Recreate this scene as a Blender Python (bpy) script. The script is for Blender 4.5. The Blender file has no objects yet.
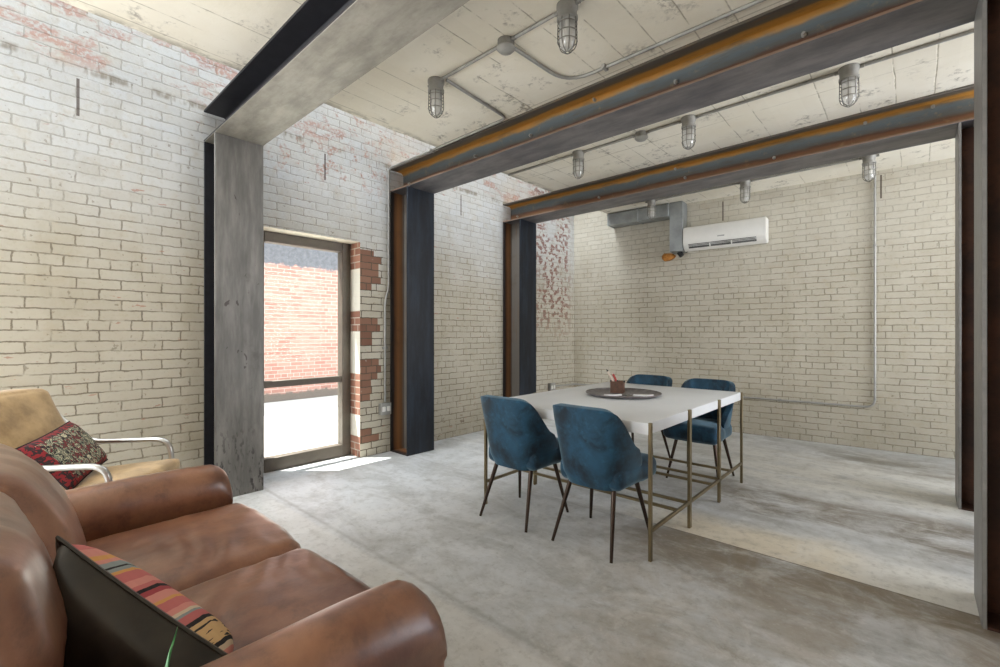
import bpy, bmesh, math, random
from mathutils import Vector, Matrix, noise
random.seed(7)
PI = math.pi
C = bpy.context.scene.collection
SC = bpy.context.scene

# ------------------------------------------------------------------ materials
class G:
    """small node-graph writer"""
    def __init__(s, name):
        s.m = bpy.data.materials.new(name); s.m.use_nodes = True
        s.t = s.m.node_tree; s.n = s.t.nodes; s.n.clear()
        s.out = s.n.new('ShaderNodeOutputMaterial')
    def put(s, sock, v):
        if isinstance(v, bpy.types.NodeSocket): s.t.links.new(v, sock)
        elif isinstance(v, (tuple, list)) and len(v) == 3 and sock.type == 'RGBA': sock.default_value = (*v, 1)
        else: sock.default_value = v
    def ma(s, op, a, b=0.0, c=None, clamp=False):
        n = s.n.new('ShaderNodeMath'); n.operation = op; n.use_clamp = clamp
        s.put(n.inputs[0], a); s.put(n.inputs[1], b)
        if c is not None: s.put(n.inputs[2], c)
        return n.outputs[0]
    def mix(s, f, a, b, mode='MIX'):
        n = s.n.new('ShaderNodeMix'); n.data_type = 'RGBA'; n.blend_type = mode
        s.put(n.inputs[0], f); s.put(n.inputs[6], a); s.put(n.inputs[7], b)
        return n.outputs[2]
    def pos(s):
        return s.n.new('ShaderNodeNewGeometry').outputs['Position']
    def nrm(s):
        return s.n.new('ShaderNodeNewGeometry').outputs['Normal']
    def obj(s):
        return s.n.new('ShaderNodeTexCoord').outputs['Object']
    def attr(s, nm):
        n = s.n.new('ShaderNodeAttribute'); n.attribute_name = nm; return n.outputs['Fac']
    def sep(s, v):
        n = s.n.new('ShaderNodeSeparateXYZ'); s.put(n.inputs[0], v); return n.outputs
    def comb(s, x, y, z=0.0):
        n = s.n.new('ShaderNodeCombineXYZ'); s.put(n.inputs[0], x); s.put(n.inputs[1], y); s.put(n.inputs[2], z); return n.outputs[0]
    def noise(s, v, scale, detail=4, rough=.55, dist=0.0, col=False):
        n = s.n.new('ShaderNodeTexNoise'); s.put(n.inputs['Vector'], v)
        n.inputs['Scale'].default_value = scale; n.inputs['Detail'].default_value = detail
        n.inputs['Roughness'].default_value = rough; n.inputs['Distortion'].default_value = dist
        return n.outputs['Color' if col else 'Fac']
    def vor(s, v, scale, feat='F1', out='Distance'):
        n = s.n.new('ShaderNodeTexVoronoi'); s.put(n.inputs['Vector'], v); n.feature = feat
        n.inputs['Scale'].default_value = scale; return n.outputs[out]
    def white(s, v):
        n = s.n.new('ShaderNodeTexWhiteNoise'); n.noise_dimensions = '3D'; s.put(n.inputs['Vector'], v); return n.outputs['Value']
    def ramp(s, f, stops, const=False):
        n = s.n.new('ShaderNodeValToRGB'); s.put(n.inputs[0], f)
        e = n.color_ramp.elements
        while len(e) < len(stops): e.new(.5)
        for k, (p, c) in enumerate(stops):
            e[k].position = p; e[k].color = (*c, 1) if not isinstance(c, (int, float)) else (c, c, c, 1)
        if const: n.color_ramp.interpolation = 'CONSTANT'
        return n.outputs[0]
    def step(s, x, a, b):      # smoothstep a..b -> 0..1
        n = s.n.new('ShaderNodeMapRange'); n.interpolation_type = 'SMOOTHSTEP'
        s.put(n.inputs[0], x); n.inputs[1].default_value = a; n.inputs[2].default_value = b
        return n.outputs[0]
    def mul(s, *a):
        r = a[0]
        for b in a[1:]: r = s.ma('MULTIPLY', r, b)
        return r
    def scale(s, v, x, y, z):
        n = s.n.new('ShaderNodeVectorMath'); n.operation = 'MULTIPLY'; s.put(n.inputs[0], v); n.inputs[1].default_value = (x, y, z); return n.outputs[0]
    def addv(s, a, b):
        n = s.n.new('ShaderNodeVectorMath'); n.operation = 'ADD'; s.put(n.inputs[0], a); s.put(n.inputs[1], b); return n.outputs[0]
    def brick(s, v, w=.235, h=.0705, mortar=.006, smooth=.25, sq=.5, fq=6):
        n = s.n.new('ShaderNodeTexBrick'); s.put(n.inputs['Vector'], v)
        n.inputs['Scale'].default_value = 1; n.inputs['Mortar Size'].default_value = mortar
        n.inputs['Mortar Smooth'].default_value = smooth; n.inputs['Brick Width'].default_value = w
        n.inputs['Row Height'].default_value = h; n.squash = sq; n.squash_frequency = fq
        n.inputs['Color1'].default_value = (0, 0, 0, 1); n.inputs['Color2'].default_value = (1, 1, 1, 1); n.inputs['Mortar'].default_value = (.5, .5, .5, 1)
        return n.outputs['Color'], n.outputs['Fac']
    def bsdf(s, col, rough=.6, metal=0.0, bump=None, bs=.3, bd=.01, **kw):
        b = s.n.new('ShaderNodeBsdfPrincipled')
        s.put(b.inputs['Base Color'], col); s.put(b.inputs['Roughness'], rough); s.put(b.inputs['Metallic'], metal)
        for k, v in kw.items(): s.put(b.inputs[k.replace('_', ' ')], v)
        if bump is not None:
            n = s.n.new('ShaderNodeBump'); n.inputs['Strength'].default_value = bs; n.inputs['Distance'].default_value = bd
            s.put(n.inputs['Height'], bump); s.t.links.new(n.outputs[0], b.inputs['Normal'])
        s.t.links.new(b.outputs[0], s.out.inputs[0])
        return s.m

def lin(r, g, b):
    f = lambda c: (c/255/12.92) if c/255 <= .04045 else ((c/255+.055)/1.055)**2.4
    return (f(r), f(g), f(b))

def brick_wall(name, axis):
    """white painted brick; axis = world axis that runs along the wall"""
    g = G(name); p = g.pos(); x, y, z = g.sep(p)
    u = y if axis == 'y' else x
    wob = g.noise(p, 11, 4, .65, col=True)
    v = g.comb(u, z)
    wv = g.addv(v, g.scale(g.addv(wob, (-.5, -.5, -.5)), .030, .024, 0))
    bc, bf = g.brick(wv, mortar=.0052, smooth=.35)
    brow = g.ma('FLOOR', g.ma('DIVIDE', z, .0705))
    n1 = g.noise(p, 2.2, 5, .6); n2 = g.noise(p, 9, 5, .65); n3 = g.noise(p, 40, 4, .6)
    # paint, with the skylit look of the upper wall put into its colour
    low = lin(184, 177, 160); high = lin(198, 201, 203) if axis == 'y' else lin(196, 191, 177)
    f = g.step(g.ma('ADD', z, g.ma('MULTIPLY', g.ma('SUBTRACT', n1, .5), 1.2)), 1.5, 2.7)
    base = g.mix(f, low, high)
    base = g.mix(g.ma('MULTIPLY', g.step(n2, .5, .75), .35), base, lin(176, 160, 130))
    base = g.mix(g.ma('MULTIPLY', g.step(n1, .35, .62), .25), base, lin(214, 208, 193))
    cellv = g.sep(bc)[0]
    base = g.mix(g.ma('MULTIPLY', cellv, .22), base, lin(168, 158, 136))
    base = g.mix(g.ma('MULTIPLY', g.step(n3, .52, .75), .3), base, lin(160, 150, 128))
    base = g.mix(g.ma('MULTIPLY', g.step(g.noise(g.scale(p, 1, 1, .35), 3.2, 5, .7), .5, .72), .30), base, lin(158, 146, 120))
    base = g.mix(g.ma('MULTIPLY', g.step(g.noise(p, 26, 3, .6), .66, .72), .55), base, lin(112, 100, 82))
    # joints: shadowed, patchy
    jm = g.mul(bf, g.step(g.noise(p, 6, 4, .7), .30, .56))
    jm = g.mul(jm, 1.0 if axis == 'y' else .82, g.mix(f, (.95, .95, .95), (.42, .42, .42)))
    col = g.mix(g.ma('MULTIPLY', jm, .95), base, lin(122, 112, 94))
    # bare red brick where the paint has worn away
    red = g.mix(cellv, lin(150, 84, 62), lin(176, 116, 96))
    if axis == 'y':
        # band near the slab
        band = g.mul(g.step(z, 2.98, 3.12), g.step(g.ma('ADD', g.noise(g.scale(p, 1, 1, 2.2), 3.0, 5, .7), g.ma('MULTIPLY', cellv, .1)), .55, .68))
        band = g.mul(band, g.step(n3, .36, .52))
        mid = g.mul(g.step(z, 2.6, 2.8), g.step(y, 1.3, 1.9), g.ma('SUBTRACT', 1, g.step(y, 2.6, 3.0)), g.step(n2, .5, .62), g.step(n3, .42, .56))
        # flaked cluster close to the far corner
        cl = g.mul(g.step(y, 5.0, 5.4), g.ma('SUBTRACT', 1, g.step(y, 5.9, 6.15)), g.step(z, 1.0, 1.7))
        cl = g.mul(cl, g.step(g.noise(g.scale(p, 1, 12, 14), 1.0, 3, .5), .50, .56), g.step(n1, .36, .5))
        # small chips low on the wall
        ch = g.mul(g.step(g.noise(g.scale(p, 1, 8, 26), 1.0, 3, .6), .665, .70), g.step(n1, .45, .55))
        # toothed quoins beside the door
        rl = g.ma('ADD', .10, g.ma('MULTIPLY', g.ma('GREATER_THAN', g.white(g.comb(brow, 3.3, 1.7)), .45), .085))
        rl = g.ma('ADD', rl, g.ma('MULTIPLY', g.white(g.comb(brow, 1.1, 9.2)), .05))
        q = g.mul(g.ma('GREATER_THAN', y, 2.44), g.ma('LESS_THAN', g.ma('SUBTRACT', y, 2.465), rl),
                  g.ma('LESS_THAN', z, 2.1), g.ma('GREATER_THAN', g.white(g.comb(g.ma('FLOOR', g.ma('DIVIDE', brow, 2)), 7.7, 2.1)), .42))
        q = g.mul(q, g.step(g.noise(p, 14, 3, .6), .22, .34))
        qz = g.mul(g.ma('GREATER_THAN', y, 2.44), g.ma('LESS_THAN', y, 2.72), g.ma('LESS_THAN', z, 2.12))
        redm = g.ma('MAXIMUM', g.ma('MAXIMUM', band, mid), g.ma('MAXIMUM', g.mul(cl, g.ma('SUBTRACT', 1, bf)), ch))
        col = g.mix(g.ma('MULTIPLY', redm, .58), col, red)
        col = g.mix(g.mul(cl, g.ma('SUBTRACT', 1, bf), .6), col, lin(104, 60, 52))
        qcol = g.mix(bf, g.mix(cellv, lin(122, 86, 68), lin(146, 108, 88)), lin(130, 112, 90))
        col = g.mix(q, col, qcol)
        col = g.mix(g.mul(qz, bf, .85), col, lin(84, 72, 58))
        # crumbling ledge of mortar above the old joist line
        led = g.mul(g.step(z, 2.985, 3.01), g.ma('SUBTRACT', 1, g.step(z, 3.03, 3.06)), g.step(g.noise(g.scale(p, 1, 1, .3), 4, 4, .7), .46, .56))
        col = g.mix(g.ma('MULTIPLY', led, .7), col, lin(120, 108, 88))
        # damp rust stains at the foot of the wall
        st = g.mul(g.ma('SUBTRACT', 1, g.step(z, .06, .5)), g.step(y, 2.9, 3.2), g.step(g.noise(g.scale(p, 1, 3, 6), 2.2, 5, .75), .58, .66))
        col = g.mix(g.ma('MULTIPLY', st, .75), col, lin(96, 60, 34))
        slots = [.364, 2.087, 3.835]; su = y
    else:
        ch = g.mul(g.step(g.noise(g.scale(p, 10, 1, 16), 1.0, 2, .6), .77, .79), .6)
        col = g.mix(ch, col, lin(90, 70, 50))
        slots = [-1.83, -.27]; su = x
    for sy in slots:
        sm = g.mul(g.ma('LESS_THAN', g.ma('ABSOLUTE', g.ma('SUBTRACT', su, sy)), .008), g.ma('GREATER_THAN', z, 2.70), g.ma('LESS_THAN', z, 2.95))
        col = g.mix(g.ma('MULTIPLY', sm, .8), col, lin(64, 46, 36))
    hgt = g.ma('ADD', g.ma('MULTIPLY', g.ma('SUBTRACT', 1, bf), 1.0), g.ma('ADD', g.ma('MULTIPLY', n2, .5), g.ma('MULTIPLY', n3, .25)))
    return g.bsdf(col, .82, 0, hgt, .55, .012)

def red_brick(name, axis='y', paint=.0, cols=((138, 94, 76), (172, 126, 106)), mortar=(186, 172, 156)):
    g = G(name); p = g.pos(); x, y, z = g.sep(p)
    u = y if axis == 'y' else x
    bc, bf = g.brick(g.comb(u, z), mortar=.006, smooth=.2)
    n2 = g.noise(p, 14, 5, .6)
    col = g.mix(g.sep(bc)[0], lin(*cols[0]), lin(*cols[1]))
    col = g.mix(g.ma('MULTIPLY', n2, .4), col, lin(120, 70, 54))
    col = g.mix(bf, col, lin(*mortar))
    if paint:
        brow = g.ma('FLOOR', g.ma('DIVIDE', z, .0705*3))
        col = g.mix(g.ma('GREATER_THAN', g.white(g.comb(brow, 5.1, 2.2)), 1-paint), col, lin(224, 218, 204))
    return g, col, bf

def m_alley():
    g, col, bf = red_brick('alley_brick', cols=((182, 134, 122), (204, 160, 147)), mortar=(204, 184, 175))
    p = g.pos(); z = g.sep(p)[2]
    top = g.step(g.ma('ADD', z, g.ma('MULTIPLY', g.noise(p, 9, 4, .7), .22)), 2.62, 2.68)
    col = g.mix(top, col, g.mix(g.noise(p, 16, 4, .7), lin(70, 70, 74), lin(136, 136, 142)))
    bot = g.ma('SUBTRACT', 1, g.step(g.ma('ADD', z, g.ma('MULTIPLY', g.noise(p, 7, 4, .7), .2)), .2, .26))
    col = g.mix(bot, col, lin(120, 110, 102))
    return g.bsdf(col, .85, 0, g.ma('SUBTRACT', 1, bf), .4, .006)

def m_floor():
    g = G('polished_concrete'); p = g.pos(); x, y, z = g.sep(p)
    n1 = g.noise(p, .9, 6, .62); n2 = g.noise(g.scale(p, .8, 1.8, 1), 1.7, 7, .68, .6); n3 = g.noise(p, 7, 6, .7); n4 = g.noise(p, 60, 3, .6)
    col = g.mix(g.step(n1, .3, .7), lin(184, 186, 187), lin(214, 215, 216))
    col = g.mix(g.ma('MULTIPLY', g.step(n2, .42, .62), .5), col, lin(150, 149, 144))
    # brown stain bands running along the beams
    yw = g.ma('ADD', y, g.ma('MULTIPLY', g.ma('SUBTRACT', g.noise(g.scale(p, .5, 1, 1), 1.6, 5, .6), .5), .55))
    blot = g.step(g.noise(p, 2.3, 6, .7, .4), .36, .58)
    right = g.step(g.ma('ADD', x, g.ma('MULTIPLY', n1, .5)), -1.5, -.7)
    streak = g.noise(g.scale(p, 1.0, 3.2, 1), 1.7, 7, .72, .5)
    def band(a, b, w=.16):
        return g.mul(g.step(yw, a-w, a+w), g.ma('SUBTRACT', 1, g.step(yw, b-w, b+w)))
    b1 = g.mul(band(3.5, 4.25), g.ma('ADD', .3, g.ma('MULTIPLY', blot, .7)), right, g.step(streak, .36, .56))
    col = g.mix(g.ma('MULTIPLY', b1, .75), col, lin(98, 82, 58))
    # darker slab in front of the sawn joint
    fr = g.mul(g.ma('LESS_THAN', y, 2.915), g.ma('ADD', .35, g.ma('MULTIPLY', blot, .65)), g.step(yw, 2.1, 2.85), g.step(x, -1.9, -.9), g.step(g.ma('ADD', g.ma('MULTIPLY', streak, .6), g.ma('MULTIPLY', n1, .4)), .34, .54))
    col = g.mix(g.ma('MULTIPLY', fr, .85), col, lin(86, 70, 50))
    fr2 = g.mul(g.ma('LESS_THAN', y, 2.915), right, blot)
    col = g.mix(g.ma('MULTIPLY', fr2, .42), col, lin(150, 134, 110))
    # light strip behind the joint, turning to pale cream
    ls = g.mul(g.ma('GREATER_THAN', y, 2.915), g.ma('SUBTRACT', 1, g.step(yw, 3.15, 3.4)), right)
    col = g.mix(g.ma('MULTIPLY', ls, .7), col, g.mix(g.step(x, -.4, -.1), lin(222, 208, 182), lin(228, 224, 216)))
    l2 = g.mul(band(4.35, 5.6, .2), g.step(x, -1.8, -1.0), g.step(streak, .3, .6))
    col = g.mix(g.ma('MULTIPLY', l2, .8), col, lin(222, 220, 214))
    bk = g.mul(band(5.35, 6.0, .15), g.step(x, -1.2, -.4), g.step(streak, .38, .6))
    col = g.mix(g.ma('MULTIPLY', bk, .8), col, lin(120, 113, 100))
    # pale strip of newer concrete by the sofa
    sf = g.ma('SUBTRACT', 1, g.step(g.ma('ADD', y, g.ma('MULTIPLY', n3, .03)), 1.40, 1.445))
    col = g.mix(g.ma('MULTIPLY', sf, .6), col, lin(208, 206, 201))
    line = g.ma('SUBTRACT', 1, g.step(g.ma('ABSOLUTE', g.ma('SUBTRACT', g.ma('ADD', y, g.ma('MULTIPLY', n3, .02)), 1.46)), .0, .025))
    col = g.mix(g.ma('MULTIPLY', line, .35), col, lin(120, 116, 108))
    cut = g.ma('LESS_THAN', g.ma('ABSOLUTE', g.ma('SUBTRACT', g.ma('ADD', y, g.ma('MULTIPLY', n3, .012)), 2.92)), .006)
    col = g.mix(g.mul(cut, g.step(x, -1.6, -.9), .7), col, lin(96, 82, 64))
    cut2 = g.mul(g.ma('LESS_THAN', g.ma('ABSOLUTE', g.ma('SUBTRACT', y, 2.85)), .006), g.ma('LESS_THAN', x, -1.5))
    col = g.mix(g.ma('MULTIPLY', cut2, .25), col, lin(120, 116, 108))
    col = g.mix(g.ma('MULTIPLY', g.step(n3, .46, .72), .32), col, lin(124, 118, 106))
    col = g.mix(g.ma('MULTIPLY', g.step(g.noise(p, 3.1, 6, .7, .8), .5, .66), .30), col, lin(222, 221, 217))
    n5 = g.noise(p, 22, 6, .75)
    col = g.mix(g.ma('MULTIPLY', g.step(n5, .5, .68), .28), col, lin(112, 106, 94))
    col = g.mix(g.ma('MULTIPLY', g.ma('SUBTRACT', 1, g.step(n5, .3, .45)), .25), col, lin(226, 224, 218))
    rough = g.ma('ADD', .24, g.ma('MULTIPLY', n3, .3))
    return g.bsdf(col, rough, 0, g.ma('ADD', n3, g.ma('MULTIPLY', n4, .3)), .12, .006, Specular_IOR_Level=.3)

def m_ceiling():
    g = G('board_marked_concrete'); p = g.pos(); x, y, z = g.sep(p)
    n1 = g.noise(p, 1.4, 6, .65); n2 = g.noise(p, 5.5, 6, .72); n3 = g.noise(p, 30, 4, .65)
    col = g.mix(g.step(n1, .3, .7), lin(232, 225, 208), lin(240, 235, 222))
    xw = g.ma('ADD', x, g.ma('MULTIPLY', g.ma('SUBTRACT', g.noise(p, 3, 3, .6), .5), .02))
    cell = g.ma('FLOOR', g.ma('DIVIDE', xw, .21))
    fr = g.ma('FRACT', g.ma('DIVIDE', xw, .21))
    w = g.white(g.comb(cell, g.ma('FLOOR', g.ma('DIVIDE', y, 1.1)), .5))
    ln = g.mul(g.ma('SUBTRACT', 1, g.step(g.ma('ABSOLUTE', g.ma('SUBTRACT', fr, .5)), .0, .03)), g.ma('GREATER_THAN', w, .3), g.step(n2, .38, .55))
    col = g.mix(g.ma('MULTIPLY', w, .08), col, lin(170, 160, 140))
    col = g.mix(g.ma('MULTIPLY', ln, .7), col, lin(140, 130, 108))
    sm = g.mul(g.step(n2, .53, .68), g.step(n3, .40, .58), g.step(n1, .40, .56))
    col = g.mix(g.ma('MULTIPLY', sm, .75), col, lin(112, 104, 90))
    fy = g.ma('ABSOLUTE', g.ma('SUBTRACT', g.ma('FRACT', g.ma('DIVIDE', g.ma('ADD', y, .35), 1.25)), .5))
    cr = g.ma('LESS_THAN', fy, .004)
    col = g.mix(g.mul(cr, g.step(n1, .4, .55), .5), col, lin(150, 140, 118))
    ed = g.mul(g.ma('SUBTRACT', 1, g.step(g.ma('ADD', x, g.ma('MULTIPLY', n2, .12)), -3.30, -3.17)), g.step(g.noise(g.scale(p, 1, .5, 1), 9, 5, .7), .42, .56))
    col = g.mix(g.ma('MULTIPLY', ed, .7), col, lin(104, 94, 76))
    return g.bsdf(col, .85, 0, g.ma('SUBTRACT', g.ma('ADD', n2, g.ma('MULTIPLY', n3, .4)), ln), .3, .008)

def m_steel(name, kind):
    g = G(name); p = g.obj(); x, y, z = g.sep(p)
    n1 = g.noise(g.scale(p, .5, .5, .5) if kind == 'face' else p, 3, 6, .65)
    n2 = g.noise(p, 14, 6, .7); n3 = g.noise(p, 55, 4, .65)
    if kind == 'black':
        col = g.mix(n2, lin(20, 20, 24), lin(52, 52, 58)); r = .5
    elif kind == 'navy':
        st = g.noise(g.scale(p, 5, 5, .9), 1.6, 5, .65)
        col = g.mix(g.step(st, .35, .7), lin(14, 18, 26), lin(34, 43, 56))
        col = g.mix(g.ma('MULTIPLY', g.step(n2, .52, .75), .3), col, lin(50, 52, 58)); r = .45
    elif kind == 'grey':
        st = g.noise(g.scale(p, 6, 6, 1.0), 1.6, 5, .65)
        col = g.mix(g.step(st, .3, .7), lin(104, 102, 98), lin(142, 139, 134))
        col = g.mix(g.ma('MULTIPLY', g.step(n1, .58, .72), .5), col, lin(84, 78, 72))
        sp = g.mul(g.ma('SUBTRACT', 1, g.step(z, .1, .75)), g.step(g.noise(g.scale(p, 40, 40, 14), 1, 4, .6), .53, .6), g.step(g.noise(g.scale(p, 8, 8, 1.2), 1.6, 4, .6), .42, .6))
        col = g.mix(g.ma('MULTIPLY', sp, .85), col, lin(38, 30, 30))
        sc = g.mul(g.step(g.noise(g.scale(p, 3, 3, 2), 3.0, 3, .5, 1.5), .69, .73))
        col = g.mix(g.ma('MULTIPLY', sc, .7), col, lin(56, 44, 40)); r = .48
    elif kind == 'under':
        col = g.mix(g.step(g.noise(g.scale(p, 1, 3, 1), 2.4, 6, .65), .3, .7), lin(88, 86, 90), lin(126, 122, 122))
        col = g.mix(g.ma('MULTIPLY', g.step(n2, .5, .8), .4), col, lin(90, 84, 84)); r = .5
    elif kind == 'underpale':
        col = g.mix(g.step(g.noise(g.scale(p, 1, 3, 1), 2.4, 6, .65), .3, .7), lin(140, 136, 126), lin(178, 173, 162))
        col = g.mix(g.ma('MULTIPLY', g.step(n2, .5, .8), .4), col, lin(112, 106, 98)); r = .55
    elif kind == 'rustweb':      # z local: 0 (bottom flange) .. .25 (top)
        wob = g.ma('MULTIPLY', g.ma('SUBTRACT', g.noise(g.scale(p, 1.5, 1, 8), 1.8, 5, .65), .5), .07)
        zz = g.ma('ADD', z, wob)
        col = g.ramp(g.ma('DIVIDE', zz, .25), [(.06, lin(128, 104, 88)), (.2, lin(120, 96, 62)), (.36, lin(122, 82, 54)), (.45, lin(92, 64, 48)), (.53, lin(92, 94, 92)),
                                                (.72, lin(98, 110, 116)), (.82, lin(108, 114, 112)), (.88, lin(170, 128, 66)), (.97, lin(190, 132, 56))])
        col = g.mix(g.ma('MULTIPLY', g.step(g.noise(g.scale(p, 2, 2, 16), 2, 5, .7), .48, .7), .5), col, lin(98, 88, 70))
        col = g.mix(g.ma('MULTIPLY', g.step(n2, .56, .72), .3), col, lin(170, 146, 100)); r = .6
    elif kind == 'rustcol':      # recess of a column, streaks down
        nn = g.noise(g.scale(p, 10, 10, 1), 2, 4, .6)
        col = g.ramp(g.ma('ADD', y, g.ma('MULTIPLY', g.ma('SUBTRACT', nn, .5), .05)), [(.03, lin(46, 38, 36)), (.05, lin(108, 72, 46)), (.09, lin(152, 106, 66)), (.135, lin(130, 92, 62)), (.165, lin(122, 116, 108))])
        col = g.mix(g.ma('MULTIPLY', g.step(n1, .5, .7), .35), col, lin(84, 64, 50)); r = .6
    elif kind == 'redbrown':
        col = g.mix(g.step(n1, .3, .7), lin(48, 30, 22), lin(84, 50, 32))
        col = g.mix(g.ma('MULTIPLY', g.step(n2, .5, .7), .5), col, lin(36, 22, 18)); r = .6
    elif kind == 'tflange':      # underside: dull steel at the edge, orange rust towards the web
        yy = g.ma('ADD', y, g.ma('MULTIPLY', g.ma('SUBTRACT', g.noise(g.scale(p, 1.5, 9, 1), 1.8, 5, .65), .5), .05))
        col = g.ramp(g.ma('DIVIDE', yy, .35), [(.10, lin(96, 90, 82)), (.20, lin(112, 96, 74)), (.26, lin(190, 136, 62)), (.42, lin(212, 152, 62)), (.60, lin(150, 110, 66))])
        col = g.mix(g.ma('MULTIPLY', g.step(g.noise(g.scale(p, 2, 9, 1), 3, 6, .75), .5, .7), .45), col, lin(130, 96, 56)); r = .6
    elif kind == 'edge':
        col = g.mix(n2, lin(104, 102, 100), lin(150, 148, 144)); r = .45
    return g.bsdf(col, r, .25, g.ma('ADD', n2, g.ma('MULTIPLY', n3, .4)), .12, .004)

def m_leather():
    g = G('worn_brown_leather'); p = g.pos()
    n1 = g.noise(p, 3.2, 6, .62); n2 = g.noise(p, 12, 6, .7); v = g.vor(p, 190)
    col = g.mix(g.step(n1, .3, .7), lin(96, 52, 32), lin(158, 110, 80))
    col = g.mix(g.ma('MULTIPLY', g.step(n2, .48, .72), .45), col, lin(56, 28, 18))
    w = g.noise(g.scale(p, 1.3, 1.0, 1.0), 4.0, 3, .5, .6)
    h = g.ma('ADD', g.ma('ADD', w, g.ma('MULTIPLY', v, .02)), g.ma('MULTIPLY', g.noise(p, 26, 4, .6), .12))
    return g.bsdf(col, g.ma('ADD', .30, g.ma('MULTIPLY', n2, .2)), 0, h, .42, .022, Coat_Weight=1.0, Coat_Roughness=.3)

def m_velvet():
    g = G('teal_velvet'); p = g.obj()
    n1 = g.noise(p, 6, 5, .6, .4); n2 = g.noise(p, 22, 5, .65)
    col = g.mix(g.step(n1, .3, .68), lin(3, 18, 32), lin(26, 74, 100))
    col = g.mix(g.ma('MULTIPLY', g.step(n2, .5, .8), .3), col, lin(60, 120, 148))
    return g.bsdf(col, .75, 0, g.noise(p, 300, 2, .5), .15, .001, Sheen_Weight=.55, Sheen_Roughness=.4, Sheen_Tint=(.55, .78, .9, 1))

def m_suede():
    g = G('tan_suede'); p = g.pos()
    n1 = g.noise(p, 7, 6, .65); n2 = g.noise(g.scale(p, 1, 1, 3), 25, 4, .6)
    col = g.mix(g.step(n1, .3, .7), lin(138, 110, 68), lin(182, 150, 102))
    return g.bsdf(col, .9, 0, n2, .25, .004, Sheen_Weight=.3)

def m_stripes():
    g = G('striped_kilim'); f = g.attr('pu'); p = g.pos()
    f = g.ma('ADD', f, g.ma('MULTIPLY', g.ma('SUBTRACT', g.noise(p, 26, 3, .6), .5), .012))
    P1 = lin(188, 104, 100); P2 = lin(206, 136, 124); GO = lin(206, 150, 84); GB = lin(136, 144, 142); BK = lin(22, 18, 18); CR = lin(206, 186, 158); RD = lin(158, 62, 66); TN = lin(200, 164, 116)
    seq = [(0, P1), (.09, P2), (.15, GO), (.18, P2), (.21, GB), (.245, BK), (.255, GB), (.28, GO), (.30, P1), (.36, P2), (.41, P1), (.435, BK), (.46, RD), (.49, P2), (.54, GO), (.56, P1), (.62, P2), (.655, CR), (.675, GB), (.69, P1), (.735, BK), (.76, TN), (.90, BK), (.925, CR), (.95, P2)]
    col = g.ramp(f, seq, True)
    zig = g.mul(g.ma('GREATER_THAN', f, .78), g.ma('LESS_THAN', f, .9), g.ma('GREATER_THAN', g.noise(g.comb(g.ma('MULTIPLY', f, 60), g.ma('MULTIPLY', g.attr('pv'), 16)), 1, 1, .3), .58))
    col = g.mix(zig, col, BK)
    wv = g.ma('SINE', g.ma('MULTIPLY', g.attr('pv'), 420))
    return g.bsdf(col, .92, 0, wv, .25, .001)

def m_kilim():
    g = G('patterned_kilim'); u = g.attr('pu'); v = g.attr('pv')
    q = g.comb(g.ma('MULTIPLY', g.ma('ABSOLUTE', g.ma('SUBTRACT', u, .5)), 2), g.ma('ABSOLUTE', g.ma('SUBTRACT', v, .45)))
    a = g.noise(q, 7, 3, .6, 1.2); b = g.noise(q, 13, 3, .6, 1.0)
    col = g.ramp(a, [(0, lin(30, 24, 24)), (.36, lin(104, 30, 32)), (.44, lin(58, 68, 56)), (.49, lin(180, 170, 140)), (.535, lin(52, 60, 52)), (.58, lin(120, 124, 104)), (.66, lin(24, 22, 24))], True)
    col = g.mix(g.ma('GREATER_THAN', b, .58), col, lin(26, 22, 22))
    bd = g.ma('GREATER_THAN', g.ma('MAXIMUM', g.ma('ABSOLUTE', g.ma('SUBTRACT', u, .5)), g.ma('ABSOLUTE', g.ma('SUBTRACT', v, .5))), .40)
    col = g.mix(bd, col, g.mix(g.ma('GREATER_THAN', b, .5), lin(128, 30, 34), lin(44, 30, 30)))
    return g.bsdf(col, .95, 0, g.noise(g.pos(), 160, 2, .5), .3, .002)

def plain(name, rgb, rough=.5, metal=0.0, vary=.12, sc=12, **kw):
    g = G(name); n = g.noise(g.obj(), sc, 4, .6)
    c = lin(*rgb); d = tuple(x*(1-vary*2) for x in c)
    return g.bsdf(g.mix(g.step(n, .3, .75), c, d), rough, metal, **kw)

def m_glass(name, tint=(.96, .98, .97), refl=.06):
    g = G(name)
    t = g.n.new('ShaderNodeBsdfTransparent'); t.inputs[0].default_value = (*tint, 1)
    s = g.n.new('ShaderNodeBsdfGlossy'); s.inputs['Roughness'].default_value = .02
    f = g.n.new('ShaderNodeFresnel'); f.inputs[0].default_value = 1.35
    m = g.n.new('ShaderNodeMixShader')
    g.put(m.inputs[0], g.ma('MULTIPLY', f.outputs[0], refl)); g.t.links.new(t.outputs[0], m.inputs[1]); g.t.links.new(s.outputs[0], m.inputs[2])
    g.t.links.new(m.outputs[0], g.out.inputs[0])
    return g.m

def m_jar():
    g = G('lamp_jar_glass')
    t = g.n.new('ShaderNodeBsdfTransparent'); d = g.n.new('ShaderNodeBsdfTranslucent'); d.inputs[0].default_value = (.9, .9, .88, 1)
    e = g.n.new('ShaderNodeBsdfDiffuse'); e.inputs[0].default_value = (.85, .85, .83, 1)
    s_ = g.n.new('ShaderNodeBsdfGlossy'); s_.inputs['Roughness'].default_value = .08
    def mx(f, a, b):
        m = g.n.new('ShaderNodeMixShader'); g.put(m.inputs[0], f); g.t.links.new(a.outputs[0], m.inputs[1]); g.t.links.new(b.outputs[0], m.inputs[2]); return m
    m = mx(.12, mx(.38, t, mx(.5, d, e)), s_)
    g.t.links.new(m.outputs[0], g.out.inputs[0]); return g.m

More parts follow.
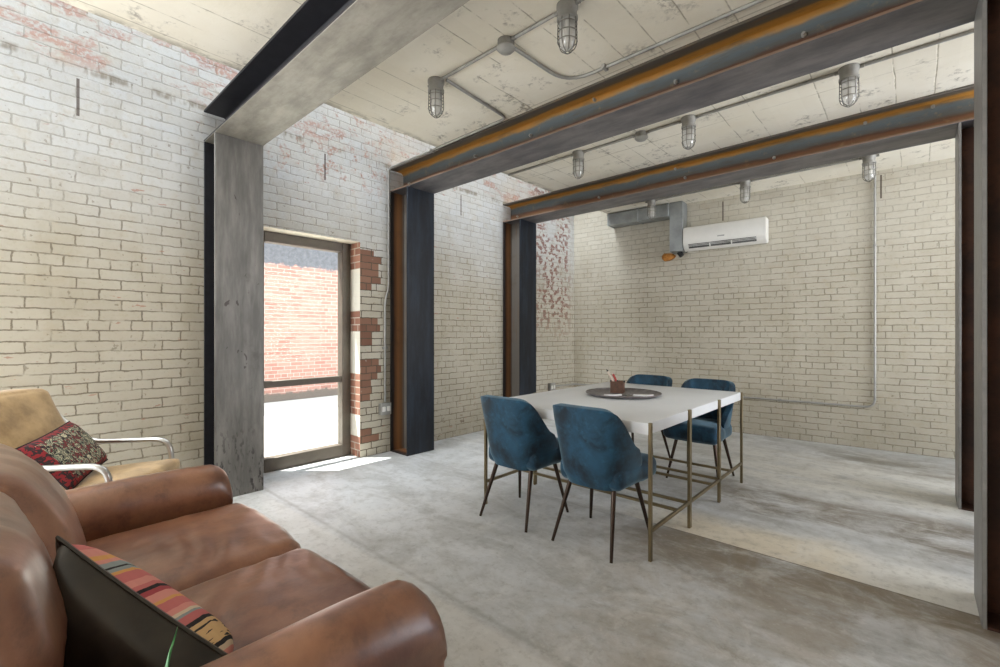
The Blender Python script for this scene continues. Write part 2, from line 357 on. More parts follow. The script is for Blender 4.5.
M = dict(
    wl=brick_wall('painted_brick_side', 'y'), wb=brick_wall('painted_brick_end', 'x'),
    alley=m_alley(), floor=m_floor(), ceil=m_ceiling(),
    black=m_steel('black_steel', 'black'), navy=m_steel('dark_blue_steel', 'navy'), grey=m_steel('mottled_grey_steel', 'grey'),
    under=m_steel('mill_scale_steel', 'under'), underpale=m_steel('pale_mill_scale_steel', 'underpale'), rweb=m_steel('rust_streaked_steel', 'rustweb'), rcol=m_steel('rusty_recess_steel', 'rustcol'),
    tflange=m_steel('dull_flange_steel', 'tflange'), redb=m_steel('red_brown_steel', 'redbrown'), edge=m_steel('bare_steel_edge', 'edge'),
    leather=m_leather(), velvet=m_velvet(), suede=m_suede(), stripes=m_stripes(), kilim=m_kilim(),
    olive=plain('dark_olive_leather', (52, 44, 34), .42, 0, .3, 9), dkwood=plain('dark_wood', (50, 32, 22), .5),
    tabletop=plain('white_lacquer', (222, 224, 226), .45, 0, .03, 3), brass=plain('antique_brass', (134, 120, 92), .38, .85),
    bronze=plain('dark_bronze', (70, 58, 50), .34, .85), chrome=plain('brushed_steel_tube', (188, 186, 182), .28, .9, .05),
    conduit=plain('galvanised_conduit', (172, 171, 166), .42, .35), castm=plain('cast_grey_metal', (150, 148, 142), .5, .2),
    wire=plain('guard_wire', (112, 110, 104), .45, .3), white=plain('white_plastic', (228, 226, 220), .4, 0, .02), louvre_grey=plain('dark_louvre', (92, 92, 90), .6),
    galv=plain('galvanised_sheet', (158, 162, 162), .4, .25, .15, 6), frame=plain('bronze_anodised_frame', (104, 96, 86), .5, .3, .08),
    cream=plain('cream_paint', (224, 214, 196), .7, 0, .05), glass=m_glass('clear_glass', refl=.06), jar=m_jar(),
    bulb=plain('frosted_bulb', (236, 232, 222), .4, 0, .02), tray=plain('hammered_dark_tray', (128, 122, 122), .38, .4, .25, 30), paper=plain('white_paper', (232, 232, 234), .8, 0, .02),
    box=plain('rusty_brown_box', (98, 66, 48), .6, .1, .25, 30), red=plain('red_pencil', (172, 58, 52), .5), pale=plain('pale_pencil', (214, 196, 180), .5), dark=plain('black_pen', (30, 28, 30), .4),
    leaf=plain('green_leaf', (46, 132, 58), .45, 0, .2, 20), pot=plain('terracotta_pot', (150, 98, 72), .75), soil=plain('soil', (52, 40, 30), .95),
    orange=plain('orange_foam', (196, 132, 62), .9, 0, .2, 40), concrete=plain('bright_concrete', (214, 212, 206), .85, 0, .05, 2), black_rubber=plain('black_rubber', (28, 28, 28), .7),
    roofm=plain('grey_roof_board', (150, 148, 144), .9), stud=plain('brass_stud', (150, 120, 80), .35, .9))
_g, _c, _f = red_brick('bare_brick', 'y', .0, ((112, 70, 54), (140, 92, 72)))
M['redwall'] = _g.bsdf(_c, .85, 0, _g.ma('SUBTRACT', 1, _f), .5, .01)
_g, _c, _f = red_brick('door_reveal_brick', 'x', .45)
M['reveal'] = _g.bsdf(_c, .85, 0, _g.ma('SUBTRACT', 1, _f), .5, .01)

# ------------------------------------------------------------------ mesh helpers
def BM(): return bmesh.new()
def box(bm, x0, x1, y0, y1, z0, z1, bev=0.0, seg=2):
    r = bmesh.ops.create_cube(bm, size=1)
    vs = r['verts']
    for v in vs:
        v.co = ((x0+x1)/2+v.co.x*(x1-x0), (y0+y1)/2+v.co.y*(y1-y0), (z0+z1)/2+v.co.z*(z1-z0))
    if bev:
        es = list({e for v in vs for e in v.link_edges})
        bmesh.ops.bevel(bm, geom=es, offset=bev, segments=seg, affect='EDGES', profile=.5)
    return bm
def rod(bm, a, b, r0, r1=None, n=14):
    a, b = Vector(a), Vector(b); d = b-a
    r1 = r0 if r1 is None else r1
    m = Matrix.Translation((a+b)/2) @ d.to_track_quat('Z', 'Y').to_matrix().to_4x4()
    bmesh.ops.create_cone(bm, cap_ends=True, segments=n, radius1=r0, radius2=r1, depth=d.length, matrix=m)
    return bm
def smooth_path(pts, r, n=6):
    """round the corners of a polyline"""
    P = [Vector(p) for p in pts]; out = [P[0]]
    for i in range(1, len(P)-1):
        a, b, c = P[i-1], P[i], P[i+1]
        k = min(r, (a-b).length*.48, (c-b).length*.48)
        s, e = b+(a-b).normalized()*k, b+(c-b).normalized()*k
        for j in range(n+1):
            t = j/n; out.append(s*(1-t)**2+b*2*t*(1-t)+e*t*t)
    out.append(P[-1]); return out
def tube(bm, pts, r, corner=.05, n=10, cs=6, closed=False):
    P = smooth_path(pts, corner, cs) if corner else [Vector(p) for p in pts]
    rings = []; up = None
    for i, p in enumerate(P):
        t = (P[min(i+1, len(P)-1)]-P[max(i-1, 0)]).normalized()
        if closed: t = (P[(i+1) % len(P)]-P[i-1]).normalized()
        if up is None:
            up = t.orthogonal().normalized()
        up = (up-t*up.dot(t)).normalized(); s = t.cross(up)
        rr = r(i/(len(P)-1)) if callable(r) else r
        rings.append([bm.verts.new(p+(up*math.cos(2*PI*k/n)+s*math.sin(2*PI*k/n))*rr) for k in range(n)])
    m = len(rings)
    for i in range(m if closed else m-1):
        A, B = rings[i], rings[(i+1) % m]
        for k in range(n): bm.faces.new((A[k], A[(k+1) % n], B[(k+1) % n], B[k]))
    if not closed:
        bm.faces.new(rings[0][::-1]); bm.faces.new(rings[-1])
    return bm
def lathe(bm, prof, c=(0, 0, 0), n=24):
    c = Vector(c); rings = []
    for r, z in prof:
        rings.append([bm.verts.new(c+Vector((max(r, 1e-4)*math.cos(2*PI*k/n), max(r, 1e-4)*math.sin(2*PI*k/n), z))) for k in range(n)])
    for A, B in zip(rings, rings[1:]):
        for k in range(n): bm.faces.new((A[k], A[(k+1) % n], B[(k+1) % n], B[k]))
    return bm
def cushion(bm, c, s, r, bulge=(0, 0, 0), n=(18, 18, 8), wr=0.0, seed=0, fn=None):
    """soft rounded block: centre c, size s, edge radius r, face bulge per axis"""
    h = Vector(s)/2; c = Vector(c); grid = {}
    def pt(x, y, z):
        p = Vector((x*h.x, y*h.y, z*h.z))
        q = Vector([max(-(h[i]-r), min(h[i]-r, p[i])) for i in range(3)])
        d = p-q
        if d.length > 1e-9:
            k = max(abs(d.x), abs(d.y), abs(d.z)); p = q+d.normalized()*k
        p.x += bulge[0]*x*(1-y*y)*(1-z*z); p.y += bulge[1]*y*(1-x*x)*(1-z*z); p.z += bulge[2]*z*(1-x*x)*(1-y*y)
        if wr:
            nz = noise.noise(Vector((p.x*7+seed, p.y*5, p.z*6)))+.6*noise.noise(Vector((p.x*16, p.y*11+seed, p.z*13)))
            p += p.normalized()*nz*wr
        if fn: p = fn(p, x, y, z)
        return c+p
    def V(i, j, k):
        key = (i, j, k)
        if key not in grid:
            f = lambda a, m: math.sin((a/m*2-1)*PI/2*.92)/math.sin(PI/2*.92)
            grid[key] = bm.verts.new(pt(f(i, n[0]), f(j, n[1]), f(k, n[2])))
        return grid[key]
    a, b, d = n
    for i in range(a):
        for j in range(b):
            bm.faces.new((V(i, j, 0), V(i, j+1, 0), V(i+1, j+1, 0), V(i+1, j, 0)))
            bm.faces.new((V(i, j, d), V(i+1, j, d), V(i+1, j+1, d), V(i, j+1, d)))
    for i in range(a):
        for k in range(d):
            bm.faces.new((V(i, 0, k), V(i+1, 0, k), V(i+1, 0, k+1), V(i, 0, k+1)))
            bm.faces.new((V(i, b, k), V(i, b, k+1), V(i+1, b, k+1), V(i+1, b, k)))
    for j in range(b):
        for k in range(d):
            bm.faces.new((V(0, j, k), V(0, j, k+1), V(0, j+1, k+1), V(0, j+1, k)))
            bm.faces.new((V(a, j, k), V(a, j+1, k), V(a, j+1, k+1), V(a, j, k+1)))
    return bm

def obj(name, bm, mat, parent=None, kind=None, label=None, smooth=True, angle=40, mats=None, mfn=None):
    """link a bmesh (in the space of its thing when parented) as one object"""
    bmesh.ops.recalc_face_normals(bm, faces=bm.faces)
    me = bpy.data.meshes.new(name); 
    for m_ in ([mat] if mats is None else mats): me.materials.append(m_)
    if mfn:
        for f in bm.faces: f.material_index = mfn(f)
    bm.to_mesh(me); bm.free()
    if smooth:
        me.polygons.foreach_set('use_smooth', [True]*len(me.polygons))
        me.set_sharp_from_angle(angle=math.radians(angle))
    o = bpy.data.objects.new(name, me); C.objects.link(o)
    if parent: o.parent = parent
    if kind: o['kind'] = kind
    if label: o['label'] = label
    return o
def tag(o, label, cat, group=None):
    o['label'] = label; o['category'] = cat
    if group: o['group'] = group
    return o
def thing(name, label, cat, loc=(0, 0, 0), rz=0, group=None):
    o = bpy.data.objects.new(name, None); C.objects.link(o)
    o.location = loc; o.rotation_euler = (0, 0, rz); o.empty_display_size = .1
    return tag(o, label, cat, group)
def dup(root, loc, label, rz=None, group=None):
    r = root.copy(); C.objects.link(r); r.location = loc; r['label'] = label
    if rz is not None: r.rotation_euler = (0, 0, rz)
    if group: r['group'] = group
    def rec(a, b):
        for ch in [q for q in bpy.data.objects if q.parent == a]:
            c = ch.copy(); C.objects.link(c); c.parent = b; rec(ch, c)
    rec(root, r)
    return r

# ------------------------------------------------------------------ the room
XL = -4.13            # inner face of the long brick wall
BX = .061             # skew of the end wall
def yb(x): return 6.150+BX*(x+4.0)
YK = 4.80             # the long wall turns in a little here, behind the last column
def xl(y): return XL if y < YK else XL+.096*(y-YK)
H = 3.0
RT = 5.2             # top of the unseen shaft, made tall to spread the roof light
def struct(name, bm, mat, **kw):
    return obj(name, bm, mat, kind='structure', **kw)

bm = box(BM(), -4.46, 3.2, -3.0, 7.2, -.2, 0); struct('floor', bm, M['floor'], smooth=False)
bm = box(BM(), -14, -4.46, -6, 14, -.3, -.02); struct('ground', bm, M['concrete'], smooth=False)
bm = box(BM(), -9.2, -8.8, -6, 14, -.02, 5.4); struct('wall_opposite', bm, M['alley'], smooth=False)

# long wall with its door opening
DY0, DY1, DZ = 1.52, 2.455, 2.17
bm = BM()
def solid(bm, x0, x1, y0, y1, z0, z1): box(bm, x0, x1, y0, y1, z0, z1)
WY0, WY1, WZ0, WZ1 = -2.7, -.75, .75, 2.75        # added opening, out of view behind the sofa, for fill light
solid(bm, -4.46, XL, -3.0, WY0, 0, RT); solid(bm, -4.46, XL, WY1, DY0, 0, RT); solid(bm, -4.46, XL, WY0, WY1, 0, WZ0); solid(bm, -4.46, XL, WY0, WY1, WZ1, RT)
solid(bm, -4.46, XL, DY0, DY1, DZ, RT)
a = [bm.verts.new((x, y, z)) for z in (0, RT) for x, y in ((-4.46, DY1), (XL, DY1), (XL, YK), (xl(6.6), 6.6), (-4.46, 6.6))]
bm.faces.new(a[:5]); bm.faces.new(a[5:])
for i in range(5): bm.faces.new((a[i], a[(i+1) % 5], a[5+(i+1) % 5], a[5+i]))
struct('wall_left', bm, M['wl'], smooth=False, mats=[M['wl'], M['reveal'], M['cream']],
       mfn=lambda f: 1 if abs(f.normal.y) > .9 and DY0-.01 < f.calc_center_median().y < DY1+.01 else (2 if f.normal.z < -.9 and f.calc_center_median().z > 1 else 0))
# end wall, slightly out of square
bm = BM()
P = [(-4.05, yb(-4.05)), (3.2, yb(3.2)), (3.2, yb(3.2)+.3), (-4.05, yb(-4.05)+.3)]
lo = [bm.verts.new((x, y, 0)) for x, y in P]; hi = [bm.verts.new((x, y, RT)) for x, y in P]
for i in range(4): bm.faces.new((lo[i], lo[(i+1) % 4], hi[(i+1) % 4], hi[i]))
bm.faces.new(lo); bm.faces.new(hi)
struct('wall_back', bm, M['wb'], smooth=False)
# unseen sides, with openings added for fill light
bm = BM(); box(bm, 3.0, 3.2, -3.0, 3.2, 0, 3.35); box(bm, 3.0, 3.2, 6.2, 6.6, 0, 3.35); box(bm, 3.0, 3.2, 3.2, 6.2, 0, .5); box(bm, 3.0, 3.2, 3.2, 6.2, 2.9, 3.35); struct('wall_right', bm, M['redwall'], smooth=False)  # dark brick on this unseen wall keeps its bounce low
bm = BM(); box(bm, -4.13, -2.9, -3.2, -3.0, 0, RT); box(bm, -1.0, 3.2, -3.2, -3.0, 0, 3.3); box(bm, -2.9, -1.0, -3.2, -3.0, 0, .6); box(bm, -2.9, -1.0, -3.2, -3.0, 2.9, 3.3)
struct('wall_front', bm, M['wb'], smooth=False)
# slab: stops short of the long wall, ragged lower edge
bm = BM(); N = 120
EX = -3.33
rows = []
for i in range(N+1):
    y = -3.0+9.9*i/N
    j = .012*noise.noise(Vector((0, y*5, 1)))+.008*noise.noise(Vector((0, y*17, 4)))
    rows.append([bm.verts.new(q) for q in ((EX+j, y, H+.004*noise.noise(Vector((2, y*9, 0)))), (EX+.05, y, H), (3.2, y, H), (3.2, y, 3.35), (EX, y, 3.35))])
for A, B in zip(rows, rows[1:]):
    for k in range(5): bm.faces.new((A[k], A[(k+1) % 5], B[(k+1) % 5], B[k]))
bm.faces.new(rows[0]); bm.faces.new(rows[-1][::-1])
struct('ceiling', bm, M['ceil'], smooth=False)
bm = BM(); box(bm, -4.46, -3.2, -3.0, 6.6, RT, RT+.05); box(bm, EX, EX+.1, -3.0, 6.6, 3.35, RT)  # unseen cover and side of the shaft, added to shape the roof light
struct('light_shaft_1', bm, M['roofm'], smooth=False)

# glazed door
d = bpy.data.objects.new('door_1', None); C.objects.link(d); d['kind'] = 'structure'; d.location = (-4.36, 0, 0)
def L(bm, *a): return box(bm, *a, bev=.004, seg=1)
bm = BM(); L(bm, -.05, .05, DY0, DY0+.09, 0, DZ); L(bm, -.05, .05, DY1-.092, DY1, 0, DZ); L(bm, -.05, .05, DY0+.09, DY1-.092, DZ-.09, DZ); L(bm, -.05, .05, DY0+.09, DY1-.092, 0, .12)
obj('door_frame', bm, M['frame'], d)
bm = BM(); L(bm, -.03, .035, DY0+.09, DY1-.092, .757, .818); obj('mid_rail', bm, M['frame'], d)
bm = BM(); box(bm, -.004, .004, DY0+.09, DY1-.092, .818, DZ-.09); obj('glass_pane', bm, M['glass'], d, smooth=False)
bm = BM(); box(bm, -.004, .004, DY0+.09, DY1-.092, .12, .757); obj('glass_pane', bm, M['glass'], d, smooth=False)

# ------------------------------------------------------------------ steel
ZB = 2.75
def column(nm, label, x0, x1, y0, y1, mats, z1=ZB, base=True):
    """wide-flange column: flanges face along x, recess open to -y and +y"""
    cy = (y0+y1)/2; t = .016
    o = thing(nm, label, 'steel column', (x0, y0, 0), 0, 'steel columns')
    w, dp = x1-x0, y1-y0
    bm = BM(); box(bm, w-t, w, 0, dp, 0, z1, .002, 1); obj('flange', bm, mats[0], o)
    bm = BM(); box(bm, 0, t, 0, dp, 0, z1, .002, 1); obj('flange', bm, mats[1], o)
    bm = BM(); box(bm, t, w-t, dp/2-.006, dp/2+.006, 0, z1); obj('web', bm, mats[2], o)
    if base:
        bm = BM(); box(bm, t, w-t, .004, dp/2-.006, 0, .012); obj('base_plate', bm, mats[2], o)
    return o
column('steel_column', 'grey mottled steel column left of the glass door, spotted dark near its foot', XL+.004, -3.855, 1.09, 1.434, (M['grey'], M['black'], M['black']))
column('steel_column', 'dark blue steel column right of the glass door with a rusty recess', XL+.004, -3.822, 2.807, 3.158, (M['navy'], M['rcol'], M['rcol']))
column('steel_column', 'dark blue steel column behind the table, nearest the far left corner', XL+.004, -3.822, 4.60, 4.945, (M['navy'], M['rcol'], M['rcol']))
column('steel_column', 'tall red brown steel column at the right edge, nearest the viewer', .210, .50, 2.807, 3.158, (M['redb'], M['edge'], M['redb']))
column('steel_column', 'slimmer looking red brown steel column on the right, close to the end wall', .228, .50, 4.60, 4.945, (M['redb'], M['edge'], M['redb']))

def beam(label, y0, y1, mw, mt, mb, bolts, x0=XL+.004, x1=.50):
    o = thing('steel_beam', label, 'steel beam', (x0, y0, ZB), 0, 'steel ceiling beams')
    ln, dp, t = x1-x0, y1-y0, .016
    bm = BM(); box(bm, 0, ln, 0, dp, .25-t, .25, .002, 1); obj('top_flange', bm, mt, o)
    bm = BM(); box(bm, 0, ln, 0, dp, 0, t, .002, 1)
    obj('bottom_flange', bm, mw, o, mats=[mb, mw], mfn=lambda f: 0 if f.normal.z < -.5 or f.calc_center_median().z < .001 else 1)
    bm = BM()
    # web with rolled fillets
    cy = dp/2
    pr = [(-.03, t), (-.012, t+.012), (-.006, t+.03), (-.006, .25-t-.03), (-.012, .25-t-.012), (-.03, .25-t), (.03, .25-t), (.012, .25-t-.012), (.006, .25-t-.03), (.006, t+.03), (.012, t+.012), (.03, t)]
    a = [bm.verts.new((0, cy+p, q)) for p, q in pr]; b = [bm.verts.new((ln, cy+p, q)) for p, q in pr]
    for i in range(len(pr)): bm.faces.new((a[i], a[(i+1) % len(pr)], b[(i+1) % len(pr)], b[i]))
    bm.faces.new(a); bm.faces.new(b[::-1])
    obj('web', bm, mw, o)
    for bx, bz in bolts:
        bm = BM(); rod(bm, (bx-x0, cy-.006, bz), (bx-x0, cy-.022, bz), .014, .014, 6); rod(bm, (bx-x0, cy-.022, bz), (bx-x0, cy-.034, bz), .009, .009, 8)
        obj('bolt', bm, M['conduit'], o)
    return o
beam('grey and black steel beam across the top left, above the sofa', 1.09, 1.434, M['black'], M['black'], M['underpale'], [])
beam('rust streaked steel beam in the middle, ending over the nearer dark blue column', 2.807, 3.158, M['rweb'], M['tflange'], M['under'],
     [(-4.0, .10), (-3.0, .135), (-2.35, .135), (-1.75, .225), (-1.15, .135), (-.45, .135)])
beam('rust streaked steel beam farthest back, in front of the end wall', 4.60, 4.945, M['rweb'], M['tflange'], M['under'],
     [(-4.0, .09), (-2.75, .10), (-1.85, .215), (-1.75, .10), (-.95, .10), (-.3, .215), (.1, .215)])

# ------------------------------------------------------------------ ceiling lamps, boxes, conduit
def lamp_proto(label):
    o = thing('ceiling_lamp', label, 'ceiling lamp', (0, 0, 0), 0, 'caged lamps under the slab')
    bm = BM(); lathe(bm, [(0, 0), (.058, 0), (.058, -.018), (.052, -.034), (.050, -.062), (.056, -.066), (.056, -.080), (.048, -.084), (0, -.084)])
    for s in (-1, 1): rod(bm, (s*.05, 0, -.0125), (s*.078, 0, -.0125), .0125, .0125, 10)
    obj('canopy', bm, M['castm'], o)
    bm = BM(); lathe(bm, [(.042, -.084), (.043, -.19), (.036, -.222), (.020, -.238), (0, -.242)], n=20); jr = obj('glass_jar', bm, M['jar'], o)
    bm = BM(); lathe(bm, [(.013, -.084), (.014, -.11), (.026, -.14), (.029, -.165), (.022, -.19), (0, -.198)], n=16); obj('bulb', bm, M['bulb'], jr)
    bm = BM()
    for k in range(8):
        a = 2*PI*k/8; c, s = math.cos(a), math.sin(a)
        tube(bm, [(.05*c, .05*s, -.08), (.052*c, .052*s, -.195), (.042*c, .042*s, -.232), (.012*c, .012*s, -.252)], .0026, .02, 6, 3)
    for r, z in ((.051, -.105), (.052, -.150), (.052, -.195), (.012, -.252)):
        tube(bm, [(r*math.cos(2*PI*k/20), r*math.sin(2*PI*k/20), z) for k in range(20)], .0026, 0, 6, closed=True)
    obj('wire_guard', bm, M['wire'], o)
    return o
RA, RB, RC = 2.045, 3.775, 5.775
spots = [(-2.455, RA, 'caged lamp left of the round box, between the grey beam and the middle beam'),
         (-1.372, RA, 'caged lamp at the top edge, right of the round box in the front row'),
         (-2.405, RB, 'caged lamp left of the round box, between the two rust streaked beams'),
         (-1.360, RB, 'caged lamp just right of the round box, between the two rust streaked beams'),
         (-.322, RB, 'rightmost and largest looking caged lamp between the two rust streaked beams'),
         (-2.56, RC, 'caged lamp before the end wall, hanging in front of the sheet metal duct'),
         (-1.444, RC, 'caged lamp before the end wall, above the air conditioner'),
         (-.335, RC, 'caged lamp before the end wall, beside the top of the vertical pipe')]
lp = None
for x, y, lb in spots:
    if lp is None: lp = lamp_proto(lb); lp.location = (x, y, H)
    else: dup(lp, (x, y, H), lb)
def jbox(label, loc, first=[None]):
    if first[0]: return dup(first[0], loc, label)
    o = first[0] = thing('junction_box', label, 'junction box', loc, 0, 'round boxes on the ceiling')
    bm = BM(); lathe(bm, [(0, 0), (.05, 0), (.052, -.045), (0, -.045)])
    for s in (-1, 1): rod(bm, (s*.045, 0, -.0125), (s*.075, 0, -.0125), .0125, .0125, 10)
    rod(bm, (0, .045, -.0125), (0, .075, -.0125), .0125, .0125, 10)
    obj('body', bm, M['castm'], o)
    bm = BM(); lathe(bm, [(.056, -.044), (.056, -.050), (.040, -.066), (.016, -.074), (0, -.075)]); obj('cover', bm, M['conduit'], o)
    return o
jbox('round box between two caged lamps in the front row', (-1.809, RA, H))
jbox('round box between two caged lamps in the row beyond the middle beam', (-1.766, RB, H))
ZC = H-.011; rc = .011
def conduit(label, pts, corner=.09, mat='conduit', r=rc, clips=()):
    o = thing('conduit_run', label, 'conduit', pts[0], 0, 'metal conduit runs')
    b = Vector(pts[0])
    bm = BM(); tube(bm, [Vector(p)-b for p in pts], r, corner, 10); obj('pipe', bm, M[mat], o)
    for c, ax in clips:
        bm = BM(); c = Vector(c)-b
        if ax == 'x': box(bm, c.x-.012, c.x+.012, c.y-.028, c.y+.028, c.z-.014, c.z+.016, .003, 1)
        elif ax == 'y': box(bm, c.x-.028, c.x+.028, c.y-.012, c.y+.012, c.z-.014, c.z+.016, .003, 1)
        else: box(bm, c.x-.014, c.x+.014, c.y-.028, c.y+.028, c.z-.012, c.z+.012, .003, 1)
        obj('clip', bm, M['conduit'], o)
    return o
def seg(x0, x1, y): return [(x0, y, ZC), (x1, y, ZC)]
conduit('straight pipe from the leftmost front lamp to the round box', seg(-2.375, -1.886, RA), 0)
conduit('straight pipe from the front round box to the lamp at the top edge', seg(-1.732, -1.452, RA), 0)
conduit('pipe leaving the top edge lamp towards the upper right', seg(-1.292, .6, RA), 0)
conduit('pipe from the leftmost front lamp along the middle beam and down to the outlet',
        [(-2.378, RA+.03, ZC), (-2.44, 2.77, ZC), (-4.105, 2.775, ZC), (-4.105, 2.775, 1.72), (-4.112, 2.735, 1.60), (-4.112, 2.735, .535)], .07, clips=[((-3.4, 2.775, ZC), 'x'), ((-4.112, 2.735, 1.1), 'z')])
conduit('double bend pipe from the front round box curving right along the middle beam',
        [(-1.809, RA+.076, ZC), (-1.79, 2.67, ZC), (.6, 2.69, ZC)], .2, clips=[((-1.5, 2.672, ZC), 'x')])
conduit('pipe left of the left lamp in the row beyond the middle beam', seg(-3.3, -2.485, RB), 0)
conduit('pipe between the left lamp and the round box beyond the middle beam', seg(-2.325, -1.843, RB), 0)
conduit('pipe from the back round box to the middle lamp of its row', seg(-1.69, -1.44, RB), 0)
conduit('long pipe between the middle and the right lamp of the row beyond the middle beam', seg(-1.28, -.402, RB), 0)
conduit('pipe right of the largest looking lamp, running to the right column', seg(-.242, .6, RB), 0)
conduit('pipe between the duct lamp and the air conditioner lamp', seg(-2.48, -1.524, RC), 0)
conduit('pipe between the air conditioner lamp and the lamp by the vertical pipe', seg(-1.364, -.415, RC), 0)
def wb(x, z, off=.024): return (x, yb(x)-off, z)
conduit('long pipe down the end wall, bent behind the table towards the corner outlet',
        [(-.319, RC+.06, ZC), wb(-.319, ZC), wb(-.319, .455), wb(-3.97, .455), (xl(6.0)+.024, 6.0, .455), (xl(5.655)+.024, 5.655, .455)], .09,
        clips=[(wb(-.319, 2.2), 'z'), (wb(-.319, 1.1), 'z'), (wb(-1.2, .455), 'x'), (wb(-2.6, .455), 'x')])
def outlet(label, y, z):
    o = thing('outlet_box', label, 'outlet box', (xl(y), y, z), 0, 'metal outlet boxes on the brick')
    bm = BM(); box(bm, 0, .05, -.06, .06, -.06, .06, .006, 2); obj('box_body', bm, M['castm'], o)
    bm = BM(); box(bm, .05, .055, -.062, .062, -.062, .062, .004, 1); obj('cover_plate', bm, M['conduit'], o)
    for s in (-.028, .028):
        bm = BM(); box(bm, .055, .060, s-.018, s+.018, -.026, .026, .006, 2); obj('socket', bm, M['white'], o)
outlet('double outlet box on the brick between the door and the nearer dark blue column', 2.725, .465)
outlet('outlet box low on the long wall near the far corner, behind the table', 5.585, .45)

# ------------------------------------------------------------------ duct, air conditioner
o = thing('duct', 'galvanised sheet metal duct high in the far left corner, dropping beside the air conditioner', 'duct', (-3.33, yb(-3.33), 2.4))
ang = math.atan(BX); o.rotation_euler = (0, 0, ang)
bm = BM(); box(bm, 0, .888, -.22, -.004, .42, .585, .004, 1); obj('trunk', bm, M['galv'], o)
bm = BM(); box(bm, .89, 1.06, -.20, -.004, -.06, .595, .004, 1); obj('drop', bm, M['galv'], o)
for xx in (.02, .45, .87):
    bm = BM(); box(bm, xx-.012, xx+.012, -.228, -.002, .412, .592, .002, 1); obj('seam', bm, M['galv'], o)
bm = BM(); rod(bm, (.985, -.10, -.06), (1.02, -.10, -.115), .035, .03); obj('hose', bm, M['black_rubber'], o)
o = thing('air_conditioner', 'white wall mounted air conditioner on the end wall', 'air conditioner', (-2.265, yb(-2.265), 2.33), ang)
bm = BM()
pr = [(-.004, .02), (-.12, 0), (-.185, .035), (-.215, .085), (-.215, .27), (-.20, .30), (-.17, .312), (-.004, .312)]
a = [bm.verts.new((0, p, q)) for p, q in pr]; b = [bm.verts.new((.95, p, q)) for p, q in pr]
for i in range(len(pr)): bm.faces.new((a[i], a[(i+1) % len(pr)], b[(i+1) % len(pr)], b[i]))
bm.faces.new(a); bm.faces.new(b[::-1])
bmesh.ops.bevel(bm, geom=[e for e in bm.edges if abs(e.verts[0].co.x-e.verts[1].co.x) < .01], offset=.008, segments=2, affect='EDGES')
obj('casing', bm, M['white'], o)
bm = BM()
for k in range(4):
    z = .030+.014*k; y = -.180-.009*k
    box(bm, .07, .85, y-.012, y+.004, z, z+.006)
box(bm, .07, .85, -.19, -.15, .034, .078); obj('louvre', bm, M['louvre_grey'], o)  # even dark grey for the slats and their backing
for xx in (.33, .58):
    bm = BM(); box(bm, xx-.006, xx+.006, -.216, -.19, .03, .085); obj('louvre_divider', bm, M['white'], o)
bm = BM(); box(bm, .42, .50, -.2175, -.214, .135, .150, .001, 1); obj('badge', bm, M['conduit'], o, label='small grey badge')
bm = BM(); cushion(bm, (0, 0, 0), (.16, .08, .06), .028, (.01, .01, .01), (12, 8, 8), .012, 3, lambda p, x, y, z: Vector((p.x, p.y, p.z*(1.2-.5*x))))
q = obj('foam_plug', bm, M['orange']); q.location = wb(-2.50, 2.30, .045); tag(q, 'blob of orange foam filling a hole below the duct', 'foam')

# ------------------------------------------------------------------ table
TX0, TX1, TY0, TY1, TZ = -2.33, -1.075, 2.40, 4.20, .757
o = thing('dining_table', 'large white topped dining table with thin brass legs', 'table', ((TX0+TX1)/2, (TY0+TY1)/2, 0))
hx, hy = (TX1-TX0)/2, (TY1-TY0)/2
bm = BM(); box(bm, -hx+.004, hx-.004, -hy, hy, TZ-.064, TZ, .003, 2); obj('tabletop', bm, M['tabletop'], o)
for s in (-1, 1):
    for yy, w in ((-hy+.011, .011), (-.3, .017), (.3, .017), (hy-.011, .011)):
        bm = BM(); box(bm, s*hx-.009, s*hx+.009, yy-w, yy+w, 0, TZ+.002, .002, 1); obj('leg', bm, M['brass'], o)
    bm = BM(); box(bm, s*hx-.009, s*hx+.009, -hy+.026, hy-.026, .155, .175, .002, 1); obj('stretcher', bm, M['brass'], o)
for y in (2.81, 2.98, 3.46, 3.62, 3.90):
    yy = y-(TY0+TY1)/2
    bm = BM(); box(bm, -hx+.009, hx-.009, yy-.010, yy+.010, .156, .174, .002, 1); obj('crossbar', bm, M['brass'], o)

